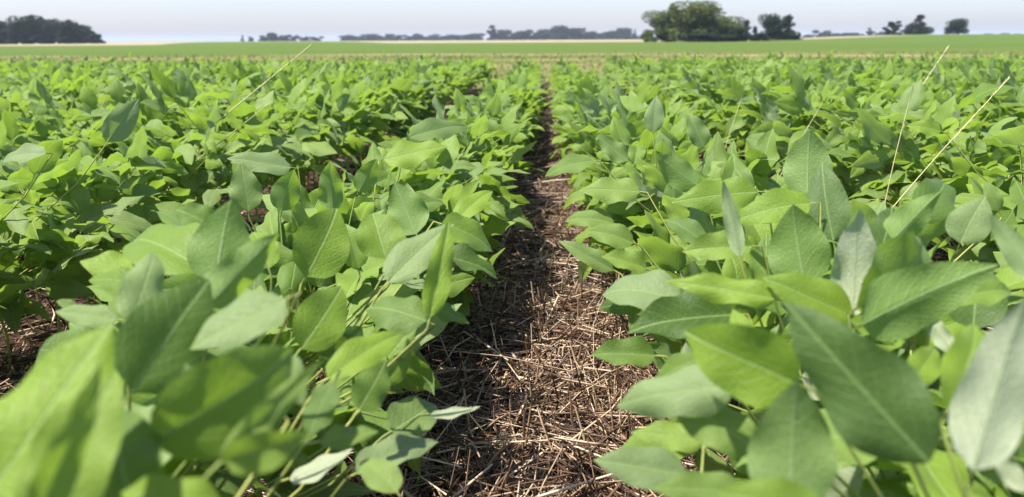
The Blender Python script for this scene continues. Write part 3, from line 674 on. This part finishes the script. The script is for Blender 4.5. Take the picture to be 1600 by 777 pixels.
def tree(kind, px, py_top, py_base, width_px, D, label, group, dark=False, det=1, rot=None):
    cm, tm, src = tree_proto(kind, dark, det)
    g = at(px, 60, D); gz = float(terrain(g.x, g.y))
    top = at(px, py_top, D); h = top.z-gz; wd = width_px*D/F_PX
    if src is None:
        root = link('tree', None); c = link('crown', cm, root); t = link('trunk', tm, root); TREE[(kind, dark, det)] = (cm, tm, (root, c, t))
    else:
        root = src[0].copy(); COL.objects.link(root)
        for ch in src[1:]:
            c = ch.copy(); COL.objects.link(c); c.parent = root
    root.location = (g.x, g.y, gz); root.scale = (wd*1.12, wd*1.12, h*1.02); root.rotation_euler = (0, 0, tr_rng.uniform(0, 6.28) if rot is None else rot)
    tag(root, label, 'tree', group)
tr_rng = random.Random(9)
G1 = 'trees of the dense wood at the left'
lw = [(-40, 30, 90, 'round'), (8, 31, 70, 'round'), (42, 22, 66, 'round'), (66, 34, 44, 'round'), (78, 28, 46, 'round'), (104, 30, 50, 'round'), (122, 38, 50, 'round'), (140, 43, 44, 'bush'), (153, 50, 30, 'bush')]
lwl = ['tree cut by the left edge in the dark left wood', 'broad tree near the left edge of the dark left wood', 'tallest tree of the dark left wood', 'rounded tree just right of the tallest in the left wood', 'second highest rounded crown of the dark left wood',
       'slim tree with a knobbly top in the left wood', 'round tree sloping down right of the slim one in the left wood', 'low tree near the right end of the left wood', 'lowest bushy tree closing the right end of the left wood']
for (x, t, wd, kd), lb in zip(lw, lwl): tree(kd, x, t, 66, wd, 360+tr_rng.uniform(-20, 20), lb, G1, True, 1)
G2 = 'small far trees left of centre'
for x, t, wd, kd, lb in [(379, 55, 7, 'tall', 'tiny lone dark tree, left one of a pair on the left horizon'), (392, 56, 8, 'bush', 'tiny lone dark tree, right one of a pair on the left horizon'),
    (412, 54, 18, 'bush', 'leftmost low tree of the small far clump'), (427, 50, 20, 'round', 'highest tree of the small far clump'), (444, 53, 22, 'bush', 'wide low tree in the middle of the small far clump'), (458, 53, 14, 'bush', 'low tree before the notch in the small far clump'),
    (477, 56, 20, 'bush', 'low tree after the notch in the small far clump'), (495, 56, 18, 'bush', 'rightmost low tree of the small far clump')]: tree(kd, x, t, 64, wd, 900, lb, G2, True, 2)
G3 = 'trees of the long blue line on the horizon'
cnt = 0
x = 542
while x < 760:
    cnt += 1; wd = tr_rng.uniform(15, 24)
    tree(tr_rng.choice(['bush', 'bush', 'round']), x, tr_rng.uniform(51, 56), 62, wd*1.25, 1050+tr_rng.uniform(-40, 40), f'{ordn(cnt)} tree from the left in the low blue tree line', G3, True, 2); x += wd*.8
G4 = 'trees of the taller blue wood near the centre'
for (x, t, wd, kd), lb in zip([(770, 40, 26, 'tall'), (786, 45, 24, 'round'), (802, 46, 26, 'bush'), (820, 47, 26, 'round'), (838, 44, 24, 'bush'), (856, 44, 24, 'round'), (871, 38, 30, 'round'), (886, 43, 26, 'round'), (900, 42, 26, 'round'), (918, 47, 26, 'bush'), (936, 50, 22, 'bush'), (953, 47, 26, 'round'), (971, 42, 28, 'round'), (981, 47, 20, 'bush'), (992, 45, 9, 'cone'), (1000, 54, 14, 'bush')],
    ['squared tall tree at the left end of the central blue wood', 'tree right beside the squared tall one in the central blue wood', 'third tree from the left in the central blue wood', 'fourth tree from the left in the central blue wood', 'fifth tree from the left in the central blue wood', 'tree just left of the highest in the central blue wood',
     'highest tree in the middle of the central blue wood', 'tree just right of the highest in the central blue wood', 'slim tree two right of the highest in the central blue wood', 'low tree in the dip of the central blue wood', 'lowest tree in the dip of the central blue wood', 'tree rising again after the dip of the central blue wood',
     'broad high tree at the right end of the central blue wood', 'last sloping tree at the right end of the central blue wood', 'slim pointed lone tree between blue wood and the big green clump', 'low bush at the left foot of the big green clump, farther off']):
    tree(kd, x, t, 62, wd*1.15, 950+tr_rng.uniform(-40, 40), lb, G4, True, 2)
G5 = 'trees of the big green clump'
for x, t, b, wd, D, kd, dk, lb in [(1016, 44, 67, 26, 205, 'bush', False, 'small bushy tree at the left foot of the big green clump'), (1042, 12, 67, 72, 200, 'round', False, 'tall tree with a knob at top left of the big green clump'), (1049, 4, 67, 40, 203, 'tall', False, 'narrow upper tree tip standing out of the big green clump'),
    (1080, -3, 67, 106, 196, 'round', False, 'largest domed light green tree of the big clump'), (1120, 22, 68, 80, 206, 'round', False, 'shaded green tree right of the domed tree in the big clump'), (1143, 32, 68, 64, 200, 'round', False, 'mid-sized tree sloping down at the right of the big clump'),
    (1100, 50, 69, 90, 188, 'bush', True, 'dark undergrowth bush at the foot of the big clump'), (1154, 40, 68, 30, 196, 'bush', True, 'dark bush at the right end of the big clump'), (1167, 30, 68, 26, 205, 'tall', True, 'thin small tree in the gap beside the big clump'),
    (1178, 40, 68, 16, 205, 'tall', True, 'slim small tree left of the separate dark tree'), (1207, 18, 68, 44, 200, 'round', True, 'separate tall dark tree right of the big clump'), (1232, 22, 68, 40, 206, 'tall', True, 'thinner-crowned tree leaning on the separate dark tree'), (1240, 52, 67, 26, 198, 'bush', True, 'low dark bush at the right foot of the separate tree'),
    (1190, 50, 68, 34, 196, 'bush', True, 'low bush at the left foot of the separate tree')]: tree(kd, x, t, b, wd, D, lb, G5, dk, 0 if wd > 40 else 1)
G6 = 'low trees on the right horizon'
cnt = 0
for x, t, wd in [(1262, 53, 16), (1284, 45, 20), (1302, 50, 22), (1318, 50, 22), (1338, 50, 22), (1358, 44, 14), (1372, 47, 22), (1394, 48, 20), (1425, 52, 22), (1540, 53, 26), (1558, 51, 24), (1580, 52, 24), (1598, 52, 24)]:
    cnt += 1; tree('bush' if wd > 15 else 'tall', x, t, 56, wd*1.2, 820, f'{ordn(cnt)} tree from the left in the low line on the right horizon', G6, True, 2)
G7 = 'lone trees standing in the field at the right'
tree('airy', 1395, 32, 60, 34, 300, 'airy thin tree, left one of three lone trees on the right', G7, True, 1)
tree('tall', 1433, 23, 62, 40, 300, 'spiky dark tree, middle one of three lone trees on the right', G7, True, 0)
tree('bush', 1430, 42, 62, 42, 303, 'dark bush at the foot of the spiky tree on the right', G7, True, 1)
tree('round', 1496, 27, 60, 42, 310, 'round dense tree, right one of three lone trees on the right', G7, True, 0)
# ------------------------------------------------------------------ haze
HAZE = True
if HAZE:
    a = Acc(); s = 6500; V = [(-s, -s, -1), (s, -s, -1), (s, s, -1), (-s, s, -1), (-s, -s, 24), (s, -s, 24), (s, s, 24), (-s, s, 24)]
    k = N('summer_haze'); pv = k.n('ShaderNodeVolumePrincipled'); pv.inputs['Color'].default_value = (.70, .80, 1.0, 1); pv.inputs['Density'].default_value = .00014; pv.inputs['Anisotropy'].default_value = 0
    k.l(pv.outputs[0], k.out.inputs[1])
    o = link('haze', mesh_np('haze', V, [(0, 3, 2, 1), (4, 5, 6, 7), (0, 1, 5, 4), (1, 2, 6, 5), (2, 3, 7, 6), (3, 0, 4, 7)], k.m, None, False)); tag(o, 'thin summer haze over the whole plain', 'haze', kind='stuff')
